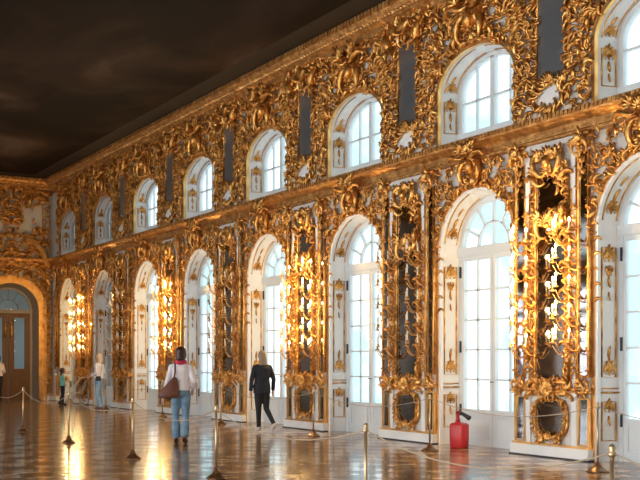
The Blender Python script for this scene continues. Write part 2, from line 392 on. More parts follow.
cP = MB(); cP.add([(p[0] * .92, -.085, 5.45 + (p[1] - 5.45) * .92) for p in out] + [(0, -.11, 5.45)], [(i, (i + 1) % 20, 20) for i in range(20)])
bC = MB()                                      # bracket with figure under ceiling cornice
putto(bC, -.42, 7.18, .72, .35, -.20); putto(bC, .42, 7.18, .72, -.35, -.20)
for sg in (-1, 1): scroll(bC, sg * .2, 7.45, PI / 2, .4, 'S', .05, -.16, .12, turn=-sg * 4.6)
shell(bC, 0, 7.42, .3, -.18, 9)

# D: pier, lower storey
rnd = random.Random(8)
def rect(a, b, c, d): return [(a, c), (b, c), (b, d), (a, d)]
fD = MB()
frame_carving(fD, rect(-.36, .36, 1.16, 4.28), rnd, .10, -.08, .10, .12)
scatter(fD, (0, .34, 3.42, 3.66), lambda x, z: True, .08, rnd, (.14, .22), lambda x, z: .5, (.10, .16), .14, 1)
crD = MB()
shell(crD, 0, 4.50, .26, -.14, 9); shell(crD, 0, 4.30, .2, -.14, 9)
for sg in (-1, 1):
    scroll(crD, sg * .2, 4.42, PI / 2 - sg * .9, .42, 'C', .042, -.12, .08, turn=-sg * 5.2)
    scroll(crD, sg * .3, 4.2, PI / 2, .34, 'S', .035, -.10, .07, turn=-sg * 4.8)
    acanthus(crD, sg * .18, 4.5, PI / 2 - sg * .6, .28, rnd, -.14, 5, 1.6, .09)
    acanthus(crD, sg * .34, 4.30, PI / 2 - sg * .2, .22, rnd, -.12, 4, 1.4, .08)
crD.ball((0, -.2, 4.46), (.08, .07, .1), 8)
scatter(crD, (0, .3, 3.95, 4.3), lambda x, z: z > 4.22 or x > .2, .09, rnd, (.12, .2), lambda x, z: .5, (.1, .14), .13, .8)
crD2 = MB(); crD2.join(crD); crD = crD2
# centre of the long mirror: hanging carved trophies that subdivide it
hD = MB()
shell(hD, 0, 3.50, .28, -.14, 11)
for sg in (-1, 1):
    scroll(hD, sg * .16, 3.46, PI / 2 - sg * .8, .36, 'C', .035, -.12, .06, turn=-sg * 5)
    scroll(hD, sg * .25, 3.25, -PI / 2, .34, 'S', .028, -.11, .05, turn=sg * 4.6)
    acanthus(hD, sg * .2, 3.62, PI / 2 - sg * .4, .2, rnd, -.14, 4, 1.5, .08)
# D dado mirror frame
fE = MB()
oE = [(.355 * math.copysign(abs(cos(a)) ** .6, cos(a)), .60 + .29 * math.copysign(abs(sin(a)) ** .6, sin(a))) for a in [2 * PI * i / 24 for i in range(24)]]
frame_carving(fE, oE, rnd, .09, -.085, .075, .105)
shell(fE, 0, .34, .16, -.12, 9, PI + .2, 2 * PI - .2)
for sg in (-1, 1): acanthus(fE, sg * .14, .32, -PI / 2 + sg * .9, .2, rnd, -.12, 5, 1.5, .06)
# D dado carved band
bD = MB(); bD.box(-.84, .84, -.17, -.06, .985, 1.015); bD.box(-.82, .82, -.14, -.06, 1.03, 1.05)
shell(bD, 0, .98, .26, -.16, 11); shell(bD, 0, 1.02, .2, -.16, 9, PI + .2, 2 * PI - .2)
tmp = MB(); scatter(tmp, (.0, .38, .92, 1.14), lambda x, z: True, .075, rnd, (.10, .17), lambda x, z: .3, (.08, .12), .14, .8)
scatter(tmp, (.58, .80, .92, 1.22), lambda x, z: True, .075, rnd, (.10, .16), None, (.08, .12), .14, .8); tmp.mirror(); bD.join(tmp)
# D side mirror frame (centred at 0)
fS = MB(); fS.ribbon(rect(-.115, .115, 1.22, 4.52), .03, -.105, -.07, True)
for z in [1.3 + .3 * i for i in range(11)]:
    for sx in (-.115, .115): scroll(fS, sx, z, PI / 2, .10, 'S', .012, -.09, .02, n=8)
fS2 = MB(); fS2.ribbon(rect(-.11, .11, .22, .90), .035, -.10, -.07, True)
cS = MB()                                      # hanging console at the head of side mirror
for sg in (-1, 1): scroll(cS, sg * .07, 4.62, PI / 2, .3, 'C', .035, -.12, .07, turn=-sg * 5); 
shell(cS, 0, 4.62, .18, -.16, 7); acanthus(cS, 0, 4.66, PI / 2, .24, rnd, -.16, 5, 2.2, .08)
for i in range(6): acanthus(cS, rnd.uniform(-.04, .04), 4.6 - .085 * i, -PI / 2, .17 - .012 * i, rnd, -.10 - .03 * (i < 3), 5, 1.6 - .12 * i, .05)
cS.box(-.13, .13, -.15, -.06, 4.74, 4.80)
# D pilaster strip (centred at 0)
pD = MB()
pD.box(-.06, .06, -.10, -.07, 1.05, 4.75); pD.box(-.06, .06, -.10, -.07, .2, .92); pD.box(-.08, .08, -.13, -.06, .92, .985); 
gD = MB()
for i in range(30):
    z = 1.25 + i * .085
    scroll(gD, rnd.uniform(-.02, .02), z, PI / 2 + rnd.gauss(0, .3), rnd.uniform(.09, .12), rnd.choice('CS'), .015, -.10, .03, n=9, turn=rnd.choice((-4.5, 4.5)))
    if i % 2: acanthus(gD, 0, z, PI / 2 + rnd.gauss(0, .5), .09, rnd, -.12, 4, 1.8, .05)
gD.ribbon(rect(-.055, .055, 1.12, 4.0), .016, -.115, -.095, True)
shell(gD, 0, 4.62, .12, -.12, 7)

ME = {k: v.mesh(n, M['gold'], True) for k, v, n in (
    ('A', mA, 'scrollwork'), ('kA', kA, 'keystone'), ('B', mBv, 'scrollwork'), ('kB', kB, 'keystone'), ('fC', fC, 'carved_frame'), ('sC', sC, 'scrollwork'),
    ('cC', cC, 'carved_frame'), ('bC', bC, 'figures'), ('fD', fD, 'carved_frame'), ('crD', crD, 'crest'), ('hD', hD, 'rocaille_bridge'), ('fE', fE, 'carved_frame'),
    ('bD', bD, 'carved_band'), ('fS', fS, 'carved_frame'), ('cS', cS, 'console'), ('gD', gD, 'gilt_ornament'))}
ME['rA'] = rA.mesh('arch_rim', M['gold_smooth'], False); ME['rB'] = rB.mesh('arch_rim', M['gold_smooth'], False)
ME['rA2'] = rA2.mesh('archivolt', M['white'], False)
ME['cP'] = cP.mesh('white_field', M['white'], True); ME['pD'] = pD.mesh('shaft', M['white'], False); ME['fS2'] = fS2.mesh('frame', M['gold_smooth'], False)
def slab(x0, x1, z0, z1, y0, y1, name, m): b = MB(); b.box(x0, x1, y0, y1, z0, z1); return b.mesh(name, m, False)
ME['gC'] = slab(-MH, MH, 5.75, 7.25, -.065, -.05, 'mirror_glass', mat('clouded_mirror', (.34, .36, .38), .3, .8))
ME['gD1'] = slab(-.34, .34, 1.18, 4.26, -.085, -.07, 'mirror_glass', M['mirror'])
gE = MB(); gE.add([(p[0], -.082, p[1]) for p in oE] + [(p[0], -.068, p[1]) for p in oE], [tuple(range(24)), tuple(reversed(range(24, 48)))] + [(i, i + 24, (i + 1) % 24 + 24, (i + 1) % 24) for i in range(24)])
ME['gE'] = gE.mesh('mirror_glass', M['mirror'], False)
ME['gS'] = slab(-.10, .10, 1.24, 4.50, -.08, -.068, 'mirror_glass', M['mirror'])
ME['gS2'] = slab(-.10, .10, .24, .89, -.08, -.068, 'mirror_glass', M['mirror'])

# ------------------------------------------------------------------ windows
def window_meshes(zb, zs, rise, french):
    R = {}
    iz = rise - (.10 if french else .05); zbi = zb if french else zb + .17
    # reveal
    mb = MB(); O = [(OH, zb)] + arc(OH, zs, rise, 24) + [(-OH, zb)]; I = [(WH, zbi)] + arc(WH, zs, iz, 24) + [(-WH, zbi)]
    n = len(O); mb.add([(p[0], 0, p[1]) for p in O] + [(p[0], REV, p[1]) for p in I], [(i, i + 1, n + i + 1, n + i) for i in range(n - 1)] + ([] if french else [(n - 1, 0, n, 2 * n - 1)]))
    if french:
        for sg in (-1, 1): mb.box(sg * .985 - .02, sg * .985 + .02, 0, .14, 3.28, 3.50)
    R['reveal'] = mb.mesh('reveal', M['white'], False)
    # frame
    mb = MB(); y0, y1 = REV - .03, REV + .07; w = .09
    h = WH - w / 2
    mb.ribbon([(h, zbi)] + arc(h, zs, iz - w / 2, 28) + [(-h, zbi)], w, y0, y1)
    if french:
        mb.box(-WH, WH, y0 - .03, y1, 3.27, 3.42)
        # fanlight
        R0 = .40
        mb.ribbon(arc(R0, 3.42, R0, 18), .036, y0 + .02, y1 - .02)
        for a in (PI * .14, PI * .32, PI * .5, PI * .68, PI * .86):
            r1 = (1 / math.sqrt((cos(a) / h) ** 2 + (sin(a) / (iz - .11)) ** 2)) - .02
            mb.ribbon([(R0 * cos(a), 3.42 + R0 * sin(a)), (r1 * cos(a), 3.40 + r1 * sin(a))], .034, y0 + .02, y1 - .02)
        mb.ribbon([(0, 3.42), (0, 3.42 + R0)], .024, y0 + .02, y1 - .02)
    else:
        mb.box(-WH, WH, y0 - .02, y1, zbi, zbi + .09)
        mb.box(-.05, .05, y0, y1, zbi, zs + iz - .07)
        mb.box(-WH, WH, y0 + .02, y1 - .02, 5.92, 5.955)
        for sg in (-1, 1): mb.box(sg * .43 - .014, sg * .43 + .014, y0 + .02, y1 - .02, zbi, zs + iz * .84)
    R['frame'] = mb.mesh('frame', M['frame'], False)
    # glass
    g = MB(); G = [(h, zbi)] + arc(h, zs, iz - w / 2, 24) + [(-h, zbi)]
    g.add([(p[0], REV + .02, p[1]) for p in G], [tuple(range(len(G)))])
    R['glass'] = g.mesh('glass', M['glass'], False)
    bl = MB(); bl.add([(p[0] , REV + .09, p[1]) for p in G] + [(p[0], REV + .10, p[1]) for p in G], [tuple(range(len(G))), tuple(reversed(range(len(G), 2 * len(G))))])
    R['blind'] = bl.mesh('blind', M['blind'], False)
    if french:                                  # a door leaf, hinged side at +x, width to 0
        mb = MB(); a, b = .006, h - w / 2 + .02; st = .06
        mb.box(a, a + st, y0 + .01, y1 - .01, .62, 3.27); mb.box(b - st, b + .02, y0 + .01, y1 - .01, .62, 3.27)
        mb.box(a, b + .02, y0 + .01, y1 - .01, 0, .62); mb.box(a + st, b - st, y0 + .01, y1 - .01, 3.19, 3.27)
        mb.ribbon(rect(a + .11, b - .11, .14, .54), .03, y0 - .005, y0 + .02, True)
        for i in range(1, 5): z = .62 + 2.57 * i / 5; mb.box(a, b, y0 + .03, y1 - .03, z - .017, z + .017)
        mb.box((a + b) / 2 - .017, (a + b) / 2 + .017, y0 + .03, y1 - .03, .62, 3.19)
        R['leaf'] = mb.mesh('door_leaf', M['frame'], False)
        mb = MB(); mb.box(-.005, .005, y0 + .03, y1 - .02, .03, 3.27); mb.tube([(0, y0, 1.1), (0, y0 - .05, 1.1), (.09, y0 - .05, 1.1)], .009, 6)
        for sg in (-1, 1):
            for z in (.5, 1.6, 2.9): mb.box(sg * (WH - .07) - .012, sg * (WH - .07) + .012, y0 - .03, y0, z, z + .2)
        R['bolt'] = mb.mesh('bolt', M['iron'], False)
    # gilt ornament lying on the reveal: flat (a, t) mapped on the splayed surface
    rn = random.Random(3); fl = MB()
    def shellpiece(a, t, r, up): 
        r *= 1.45
        acanthus(fl, a, t, PI / 2 * up, r, rn, 0, 7, 3.0, .03); acanthus(fl, a, t, -PI / 2 * up, r * .6, rn, 0, 3, 1.2, .03)
        for sg in (-1, 1): scroll(fl, a + sg * r * .35, t, PI / 2 * up, r * .8, 'C', .018, 0, .02, n=8, turn=-sg * up * 5)
    if french:
        for z0, z1 in ((1.22 - zs, 3.10 - zs), (.30 - zs, .86 - zs)): fl.ribbon(rect(.10, .40, z0, z1), .016, -.012, .004, True)
        shellpiece(.25, 2.98 - zs, .14, 1); shellpiece(.25, 2.78 - zs, .09, -1); leaf(fl, .25, 2.68 - zs, -PI / 2, .2, .05); leaf(fl, .25, 2.46 - zs, -PI / 2, .16, .03)
        shellpiece(.25, 1.34 - zs, .13, 1); leaf(fl, .25, 1.48 - zs, PI / 2, .24, .05); shellpiece(.25, .78 - zs, .11, 1); leaf(fl, .25, .66 - zs, -PI / 2, .18, .04)
        fl.box(.02, .48, -.03, .004, .985 - zs, 1.01 - zs); fl.box(.02, .48, -.02, .004, 1.05 - zs, 1.065 - zs)
        shellpiece(.25, .34, .13, 1); leaf(fl, .25, .42, PI / 2, .3, .06); leaf(fl, .25, .7, PI / 2, .25, .04); t1 = .15
    else:
        fl.ribbon(rect(.10, .40, .28 + zb - zs, -.12), .016, -.012, .004, True)
        shellpiece(.25, -.2, .13, 1); leaf(fl, .25, -.3, -PI / 2, .2, .06); leaf(fl, .25, -.48, -PI / 2, .16, .04); shellpiece(.25, .16, .13, 1); leaf(fl, .25, .25, PI / 2, .25, .06); t1 = .05
    for a in (.10, .40): fl.ribbon([(a, t1 + i * .07) for i in range(17)], .014, -.012, .004)
    Lc = PI / 2
    def mp(p, sg):
        a, t, hh = p[0], p[2], -p[1]; f = a / .5
        hw = OH + (WH - OH) * f; rz = rise + (iz - rise) * f
        if t <= 0: x, z, nx, nz = hw, zs + t, -1, 0
        else:
            th = t / (.5 * (OH + rise)); x, z = hw * cos(th), zs + rz * sin(th); nx, nz = -cos(th), -sin(th)
        return (sg * (x + nx * (hh + .004)), a * REV / .5, z + nz * (hh + .004))
    o = MB(); o.join(fl, lambda p: mp(p, 1), False); o.join(fl, lambda p: mp(p, -1), True)
    R['orn'] = o.mesh('gilt_ornament', M['gold'], True)
    return R
WF = window_meshes(0.0, 3.35, 1.0, True); WU = window_meshes(5.16, 6.10, .62, False)

pos_name = ["cut by the photo's right edge", "right of the red extinguisher's pier mirrors", "left of the red extinguisher's pier", "behind the woman in black", "just right of the woman with the brown bag",
            "just left of the woman with the brown bag", "beside the blonde visitor in white", "in the far corner behind the child"]
bay_at = ["at the photo's right edge", "second from the photo's right edge", "third from the photo's right edge", "fourth from the photo's right edge", "fourth from the far corner", "third from the far corner",
          "second from the far corner", "nearest the far corner"]
wn = 0
for k in range(-3, NB):
    for R, kind in ((WF, 'tall arched French window'), (WU, 'upper arched window')):
        wn += 1
        r = empty('window_%d' % wn, (0, wy(k), 0), RW)
        if k >= 0:
            link('reveal', R['reveal'], r); link('gilt_ornament', R['orn'], r)
            tag(r, f"white {kind} {bay_at[k]}" + (', blind drawn' if k >= 6 else ''), 'window', kind='structure')
        else: tag(r, f'{kind} outside the photo', 'window', kind='structure'); link('reveal', R['reveal'], r)
        fr_ = link('frame', R['frame'], r); link('glass', R['glass'], r)
        if 'leaf' in R:
            a = link('door_leaf', R['leaf'], r); b = link('door_leaf', R['leaf'], r); b.scale = (-1, 1, 1); link('bolt', R['bolt'], r)
        if k >= 6: link('blind', R['blind'], r)
# left wall windows (only light and reflections)
for i, c in enumerate(lcent):
    for R in (WF, WU):
        wn += 1; r = empty('window_%d' % wn, (XL, c, 0), PI / 2); tag(r, 'window of the opposite wall', 'window', kind='structure')
        link('reveal', R['reveal'], r); link('frame', R['frame'], r); link('glass', R['glass'], r)
        if 'leaf' in R:
            link('door_leaf', R['leaf'], r); b = link('door_leaf', R['leaf'], r); b.scale = (-1, 1, 1)

# ------------------------------------------------------------------ cornices, base
def profile_run(mb, prof, x0, x1, mi=0):       # prof (y,z) extruded along x
    n = len(prof); mb.add([(x0, y, z) for y, z in prof] + [(x1, y, z) for y, z in prof], [(i, i + n, i + 1 + n, i + 1) for i in range(n - 1)] + [tuple(range(n)), tuple(reversed(range(n, 2 * n)))], mi)
midp = [(0, 4.78), (-.09, 4.80), (-.09, 4.84), (-.06, 4.86), (-.06, 4.97), (-.12, 5.00), (-.16, 5.03), (-.21, 5.05), (-.23, 5.10), (-.21, 5.13), (0, 5.14)]
topp = [(0, 7.55), (-.05, 7.56), (-.07, 7.62), (-.12, 7.66), (-.13, 7.74), (-.20, 7.78), (-.24, 7.83), (-.30, 7.85), (-.34, 7.92), (-.35, 8.00), (0, 8.04)]
def cornice(name, x0, x1, prof, loc, rz, label, teeth):
    mb = MB(); profile_run(mb, prof, x0, x1); n = int((x1 - x0) / teeth)
    if prof is topp:
        for i in range(n):
            x = x0 + (i + .5) * (x1 - x0) / n; mb.box(x - teeth * .33, x + teeth * .33, -.385, -.30, 7.925, 8.03)
            leaf(mb, x, 7.80, PI / 2, .1, teeth * .7, -.24, .05)
    else:
        for i in range(n):
            x = x0 + (i + .5) * (x1 - x0) / n; mb.box(x - teeth * .33, x + teeth * .33, -.245, -.20, 5.075, 5.145)
    tag(mb.build(name, M['cornice'], None, False, loc, rz), label, 'cornice', kind='structure')
cornice('trim_2', -YEND, -YFRONT, topp, (0, 0, 0), RW, 'gilded ceiling cornice along the window wall', .12)
cornice('trim_3', -YEND, -YFRONT, midp, (0, 0, 0), RW, 'gilded cornice between the two window rows', .085)
cornice('trim_4', XL, 0, topp, (0, YEND, 0), 0, 'gilded ceiling cornice across the end wall', .12)
cornice('trim_5', XL, 0, midp, (0, YEND, 0), 0, 'gilded cornice across the end wall', .085)
mb = MB(); mb.box(YFRONT, YEND, -.35, 0, 7.6, H); mb.box(YFRONT, YEND, -.2, 0, 4.8, 5.13)
mb.build('trim_6', M['gold_smooth'], loc=(XL, 0, 0), rz=PI / 2)['kind'] = 'structure'
mb = MB()
for k in range(-4, NB):                        # plinths of the piers
    p = lx(py_(k)); w = .84
    if k == NB - 1: p, w = -37.62, .5
    mb.box(p - w, p + w, -.16, 0, 0, .17, 0); mb.box(p - w + .02, p + w - .02, -.13, 0, .17, .205, 1)
    mb.box(p - w - .02, p + w + .02, -.17, 0, 0, .02, 2)
tag(mb.build('baseboard_right', [M['white'], M['gold_smooth'], M['iron']], rz=RW), 'white plinths under the mirror piers', 'plinth', kind='structure')

# ------------------------------------------------------------------ candle sconce (one, then copied)
def sconce(name, lit):
    r = empty(name)
    mb = MB(); scroll(mb, 0, -.05, PI / 2, .34, 'S', .028, -.02, .04); shell(mb, 0, .02, .10, -.03, 7); acanthus(mb, 0, -.12, -PI / 2, .14, random.Random(1), -.02, 5, 1.6, .04)
    mb.build('backplate', M['gold'], r, True)
    for i, (dx, dy, dz) in enumerate(((-.17, -.20, .0), (0, -.30, .05), (.17, -.20, .0))):
        a = MB(); P = []
        for j in range(9):
            t = j / 8; P.append((dx * t, -.03 + (dy + .03) * t, -.06 - .13 * sin(PI * t * .9) + (dz + .06) * t * t))
        a.tube(P, .009, 5); a.lathe([(.012, -.01), (.045, .0), (.05, .01), (.02, .018), (.022, .05)], 8, (dx, dy, dz))
        arm = a.build('arm', M['gold_smooth'], r, True)
        c = MB(); c.lathe([(.0125, 0), (.0125, .10)], 6, (dx, dy, dz + .05)); cd = c.build('candle', M['candle'], arm, True)
        b = MB(); b.lathe([(.004, 0), (.015, .014), (.018, .028), (.011, .048), (.002, .068)], 6, (dx, dy, dz + .15)); b.build('bulb', M['bulb' if lit else 'bulb_off'], arm, True)
    return r
S_on, S_off = sconce('wall_sconce', True), sconce('wall_sconce', False)
used = set()
def put_sconce(lit, x, z, y, k, label):
    src = S_on if lit else S_off
    o = src if src not in used else copy_tree(src)
    used.add(src)
    o.location = (y, py_(k) - x, z); o.rotation_euler = (0, 0, RW)
    tag(o, label, 'sconce', 'three-candle sconces in tiers on the mirror piers')
pier = ["lit pier near the photo's right edge", "unlit pier left of the red extinguisher", "lit pier right of the woman in black", "unlit pier left of the woman in black",
        "lit pier behind the brown-bag woman", "unlit pier right of the blonde in white", "lit pier left of the blonde in white", "dim pier in the far corner"]
tier = ['lowest', 'second', 'middle', 'fourth', 'topmost']
tz = [1.66, 2.02, 2.43, 2.85, 3.27]
for k in range(NB):
    lit = k % 2 == 0; P = pier[k]; last = k == NB - 1
    Y = py_(k)
    def T(name, label, cat, group=None):
        o = empty(name, (0, Y, 0), RW); return tag(o, label, cat, group)
    # lower storey
    if not last:
     r = T('pier_mirror', f'tall gilt-framed mirror at the centre of the {P}', 'mirror', 'tall central pier mirrors')
     link('mirror_glass', ME['gD1'], r); link('carved_frame', ME['fD'], r); link('crest', ME['crD'], r); link('rocaille_bridge', ME['hD'], r)
     r = T('dado_mirror', f'small round-cornered gilt mirror low on the {P}', 'mirror', 'low mirrors below the tall pier mirrors')
     link('mirror_glass', ME['gE'], r); link('carved_frame', ME['fE'], r)
     r = T('carved_dado_rail', f'gilded carved rail across the {P}', 'carving', 'carved rails across the piers'); link('carved_band', ME['bD'], r)
    for sx, side in ((-.68, 'left'), (.68, 'right')):
        if k == NB - 1 and sx < 0: continue
        r = T('side_mirror', f'narrow {side} side mirror of the {P}', 'mirror', 'narrow side mirrors of the piers')
        r.location.y -= sx
        link('mirror_glass', ME['gS'], r); link('carved_frame', ME['fS'], r); link('console', ME['cS'], r)
        r = T('low_side_mirror', f'low narrow {side} mirror under the rail, {P}', 'mirror', 'narrow low side mirrors of the piers')
        r.location.y -= sx; link('mirror_glass', ME['gS2'], r); link('frame', ME['fS2'], r)
    for sx, side in ((-.505, 'left'), (.505, 'right')):
        if last and sx < 0: continue
        r = T('pilaster', f'white and gilt {side} pilaster strip of the {P}', 'pilaster', 'narrow pilasters beside the pier mirrors')
        r.location.y -= sx; link('shaft', ME['pD'], r); link('gilt_ornament', ME['gD'], r)
    for i, z in enumerate(tz if not last else []):
        for sx, side in ((-.46, 'left'), (.46, 'right')):
            put_sconce(lit, sx, z + (.06 if sx > 0 else 0), -.12, k, f"{tier[i]} {side} {'glowing' if lit else 'unlit'} sconce on the {P}")
    # upper storey
    if k < NB - 1:
        r = T('upper_pier_mirror', f'dark upper mirror above the {P}', 'mirror', 'upper mirrors between the upper windows')
        link('mirror_glass', ME['gC'], r); link('carved_frame', ME['fC'], r)
        r = T('gilded_cartouche', f'gilt cartouche with white field above the {P}', 'carving', 'cartouches under the upper mirrors')
        link('carved_frame', ME['cC'], r); link('white_field', ME['cP'], r)
        r = T('carved_pier_surround', f'gilt scrollwork beside the upper mirror over the {P}', 'carving', 'scrollwork beside the upper mirrors'); link('scrollwork', ME['sC'], r)
        r = T('winged_figure_bracket', f'winged gilt figures topping the {P}', 'sculpture', 'winged figure brackets'); link('figures', ME['bC'], r)
    # over windows
    for nm, keys, lab, g in (('arch_carving', ('A', 'kA', 'rA', 'rA2'), 'gilded scrollwork over the French window', 'carvings over the lower arches'),
                             ('upper_arch_carving', ('B', 'kB', 'rB'), 'gilded scrollwork over the upper window', 'carvings over the upper arches')):
        r = empty(nm, (0, wy(k), 0), RW); tag(r, f'{lab} {bay_at[k]}', 'carving', g)
        for q in keys: link(ME[q].name.split('.')[0], ME[q], r)

# ------------------------------------------------------------------ far end wall
DX = -1.50
mb = MB(); arch_wall(mb, -3.6, 0, 0, H, DX, 1.0, 0, 3.25, 1.0); mb.add([(XL, 0, 0), (-3.6, 0, 0), (-3.6, 0, H), (XL, 0, H)], [(0, 1, 2, 3)])
tag(mb.build('wall_back', M['wallw'], loc=(0, YEND, 0)), 'far end wall with gilded doorway', 'wall', kind='structure')
d = empty('door_1', (DX, YEND, 0)); tag(d, 'walnut double door with arched fanlight in the far wall', 'door', kind='structure')
mb = MB(); O = [(1.0, 0)] + arc(1.0, 3.25, 1.0, 24) + [(-1.0, 0)]; I = [(.86, 0)] + arc(.86, 3.25, .86, 24) + [(-.86, 0)]
n = len(O); mb.add([(p[0], 0, p[1]) for p in O] + [(p[0], .35, p[1]) for p in I], [(i, i + 1, n + i + 1, n + i) for i in range(n - 1)]); mb.build('reveal', mat('door_casing', (.22, .17, .13), .6), d)
mb = MB(); mb.ribbon([(.82, 0)] + arc(.82, 3.25, .82, 24) + [(-.82, 0)], .08, .33, .42); mb.box(-.86, .86, .30, .42, 3.17, 3.30)
mb.ribbon(arc(.36, 3.3, .36, 14), .03, .35, .40)
for a in (.5, 1.05, PI / 2, PI - 1.05, PI - .5): mb.ribbon([(.36 * cos(a), 3.3 + .36 * sin(a)), (.78 * cos(a), 3.27 + .78 * sin(a))], .028, .35, .40)
mb.build('frame', mat('fanlight_paint', (.30, .25, .20), .6), d)
mb = MB(); G = arc(.8, 3.25, .8, 20); mb.add([(p[0], .38, p[1]) for p in G], [tuple(range(len(G)))]); mb.build('fanlight_glass', M['glass'], d)
for sg in (-1, 1):
    mb = MB(); a, b = (.01, .79) if sg > 0 else (-.79, -.01)
    for x0, x1 in ((a, a + .20), (b - .20, b)): mb.box(x0, x1, .34, .40, 1.15, 3.17)
    mb.box(a, b, .34, .40, .0, 1.15); mb.box(a + .2, b - .2, .34, .40, 3.0, 3.17); mb.ribbon(rect(a + .12, b - .12, .2, .95), .04, .32, .35, True)
    lf = mb.build('door_leaf', M['wood'], d); mb = MB(); mb.add([(a + .2, .37, 1.15), (b - .2, .37, 1.15), (b - .2, .37, 3.0), (a + .2, .37, 3.0)], [(0, 1, 2, 3)]); mb.build('pane', M['glass'], lf)
    mb = MB(); cx = (a + b) / 2; leaf(mb, a + .10 if sg > 0 else b - .10, 2.9, -PI / 2, .8, .08, .335, .02); mb.build('carved_ornament', M['gold'], lf, True)
# the room beyond, pale, with its own window
mb = MB(); x0, x1, y0, y1 = DX - 3, DX + 3.2, YEND + .62, YEND + 6
mb.add([(x0, y1, 0), (x1, y1, 0), (x1, y1, 4.6), (x0, y1, 4.6)], [(0, 1, 2, 3)]); mb.add([(x0, y0, 4.6), (x1, y0, 4.6), (x1, y1, 4.6), (x0, y1, 4.6)], [(0, 1, 2, 3)])
mb.add([(x0, y0, 0), (x0, y1, 0), (x0, y1, 4.6), (x0, y0, 4.6)], [(0, 1, 2, 3)]); mb.add([(x0, YEND + .2, 0), (x1, YEND + .2, 0), (x1, y1, 0), (x0, y1, 0)], [(0, 1, 2, 3)])
for a in ((y0 - .5, y0 + 2, 0, 4.6), (y0 + 4.4, y1, 0, 4.6), (y0 + 2, y0 + 4.4, 0, 1.), (y0 + 2, y0 + 4.4, 3., 4.6)): mb.add([(x1, a[0], a[2]), (x1, a[1], a[2]), (x1, a[1], a[3]), (x1, a[0], a[3])], [(0, 1, 2, 3)])
tag(mb.build('wall_beyond', mat('next_room_paint', (.42, .44, .43), .7)), 'pale room seen through the far door glass', 'wall', kind='structure')

# end wall carving
rnd = random.Random(77); ew = MB()
def maskE(x, z):
    if z > 4.78 or x > 1.40: return False
    if z < 3.25: return x > 1.28
    return (x / 1.28) ** 2 + ((z - 3.25) / 1.28) ** 2 > 1
scatter(ew, (0, 1.40, .3, 4.8), maskE, .11, rnd, (.14, .26), lambda x, z: PI / 2, (.02, .1), .13, .9); ew.mirror()
fg = MB(); fg.ribbon([(1.11, 0)] + arc(1.11, 3.25, 1.11, 24) + [(-1.11, 0)], .24, -.09, .02); fg.ribbon([(1.24, 0)] + arc(1.24, 3.25, 1.24, 24) + [(-1.24, 0)], .06, -.13, .02)
r = tag(empty('doorway_surround', (DX, YEND, 0)), 'gilded arched surround of the far walnut door', 'carving'); fg.build('archivolt', M['gold_smooth'], r); ew.build('scrollwork', M['gold'], r, True)
PDS = []
for sg in (-1, 1): pd = MB(); pd.ribbon([(sg * 1.25, 4.9), (sg * 1.05, 5.45), (sg * .72, 5.75), (sg * .5, 5.78)], .16, -.28, -.02); PDS.append(pd)
tmp = MB(); scatter(tmp, (0, 1.15, 4.85, 7.6), lambda x, z: (abs(x - .55) > .20 or z > 6.9 or z < 6.0) and not (x > .85 and 6.2 < z < 7.2), .155, rnd, (.18, .36), lambda x, z: math.atan2(z - 5.5, x) + PI / 2, (.03, .12), .13, .9); tmp.mirror()
r = tag(empty('door_pediment', (DX, YEND, 0)), 'gilded broken pediment with scrollwork above the far door', 'carving'); [pd.build('pediment_moulding', M['gold_smooth'], r) for pd in PDS]; tmp.build('scrollwork', M['gold'], r, True)
# narrow panel at the corner of the end wall
pn = MB(); pn.ribbon(rect(-.36, -.10, 5.35, 7.35), .03, -.03, 0, True); pn.ribbon(rect(-.36, -.10, 1.2, 4.6), .03, -.03, 0, True); pn.ribbon(rect(-.36, -.10, .25, .9), .03, -.03, 0, True)
tmp = MB(); scatter(tmp, (-.34, -.12, 5.5, 7.6), lambda x, z: True, .12, rnd, (.12, .2), None, (.01, .04), .12, .6); tm2 = MB(); scatter(tm2, (-.34, -.12, .4, 4.6), lambda x, z: True, .12, rnd, (.12, .2), None, (.01, .04), .12, .6)
r = tag(empty('corner_panel', (0, YEND, 0)), 'narrow gilt-edged panel where the two walls meet', 'panel'); pn.build('moulding', M['gold_smooth'], r); tmp.build('scrollwork', M['gold'], r, True); tm2.build('scrollwork', M['gold'], r, True)
mb = MB(); mb.box(XL, DX - 1.17, -.12, 0, 0, .17); mb.box(DX + 1.17, 0, -.12, 0, 0, .17); tag(mb.build('baseboard_back', M['white'], loc=(0, YEND, 0)), 'white plinth of the far wall', 'plinth', kind='structure')

# ------------------------------------------------------------------ barrier posts and cords
PM = dict(base=MB(), pole=MB(), fin=MB())
PM['base'].lathe([(.155, 0), (.155, .012), (.14, .02), (.07, .06), (.035, .105), (.02, .12)], 4); 
PM['base'].lathe([(.05, .03), (.05, .06), (.03, .12), (.015, .14)], 12)
PM['pole'].lathe([(.0155, .10), (.0155, .84)], 12)
PM['fin'].lathe([(.017, .83), (.028, .84), (.028, .86), (.018, .87), (.024, .885), (.022, .905), (.006, .918)], 12)
PMm = dict(base=PM['base'].mesh('base', mat('bronze', (.22, .11, .05), .3, .7)), pole=PM['pole'].mesh('pole', M['brass']), fin=PM['fin'].mesh('finial', M['brass']))
near = [(-5.42, 24.9), (-5.47, 21.53), (-5.53, 18.27), (-5.60, 14.9), (-5.66, 11.84), (-6.14, 7.72), (-6.0, 4.97), (-6.05, 1.9)]
back = [(-1.0, 36.2), (-.9, 33.9), (-.85, 29.8), (-.86, 25.4), (-.85, 21.9), (-.95, 17.52), (-1.01, 13.69), (-1.02, 10.0), (-1.02, 6.0)]
nlab = ['just outside the left photo edge', "at the photo's left edge", 'second from the left', 'third from the left', 'fourth from the left, at the lower photo edge', 'cut by the bottom edge at photo centre', "cut by the bottom edge at photo right", 'outside the photo']
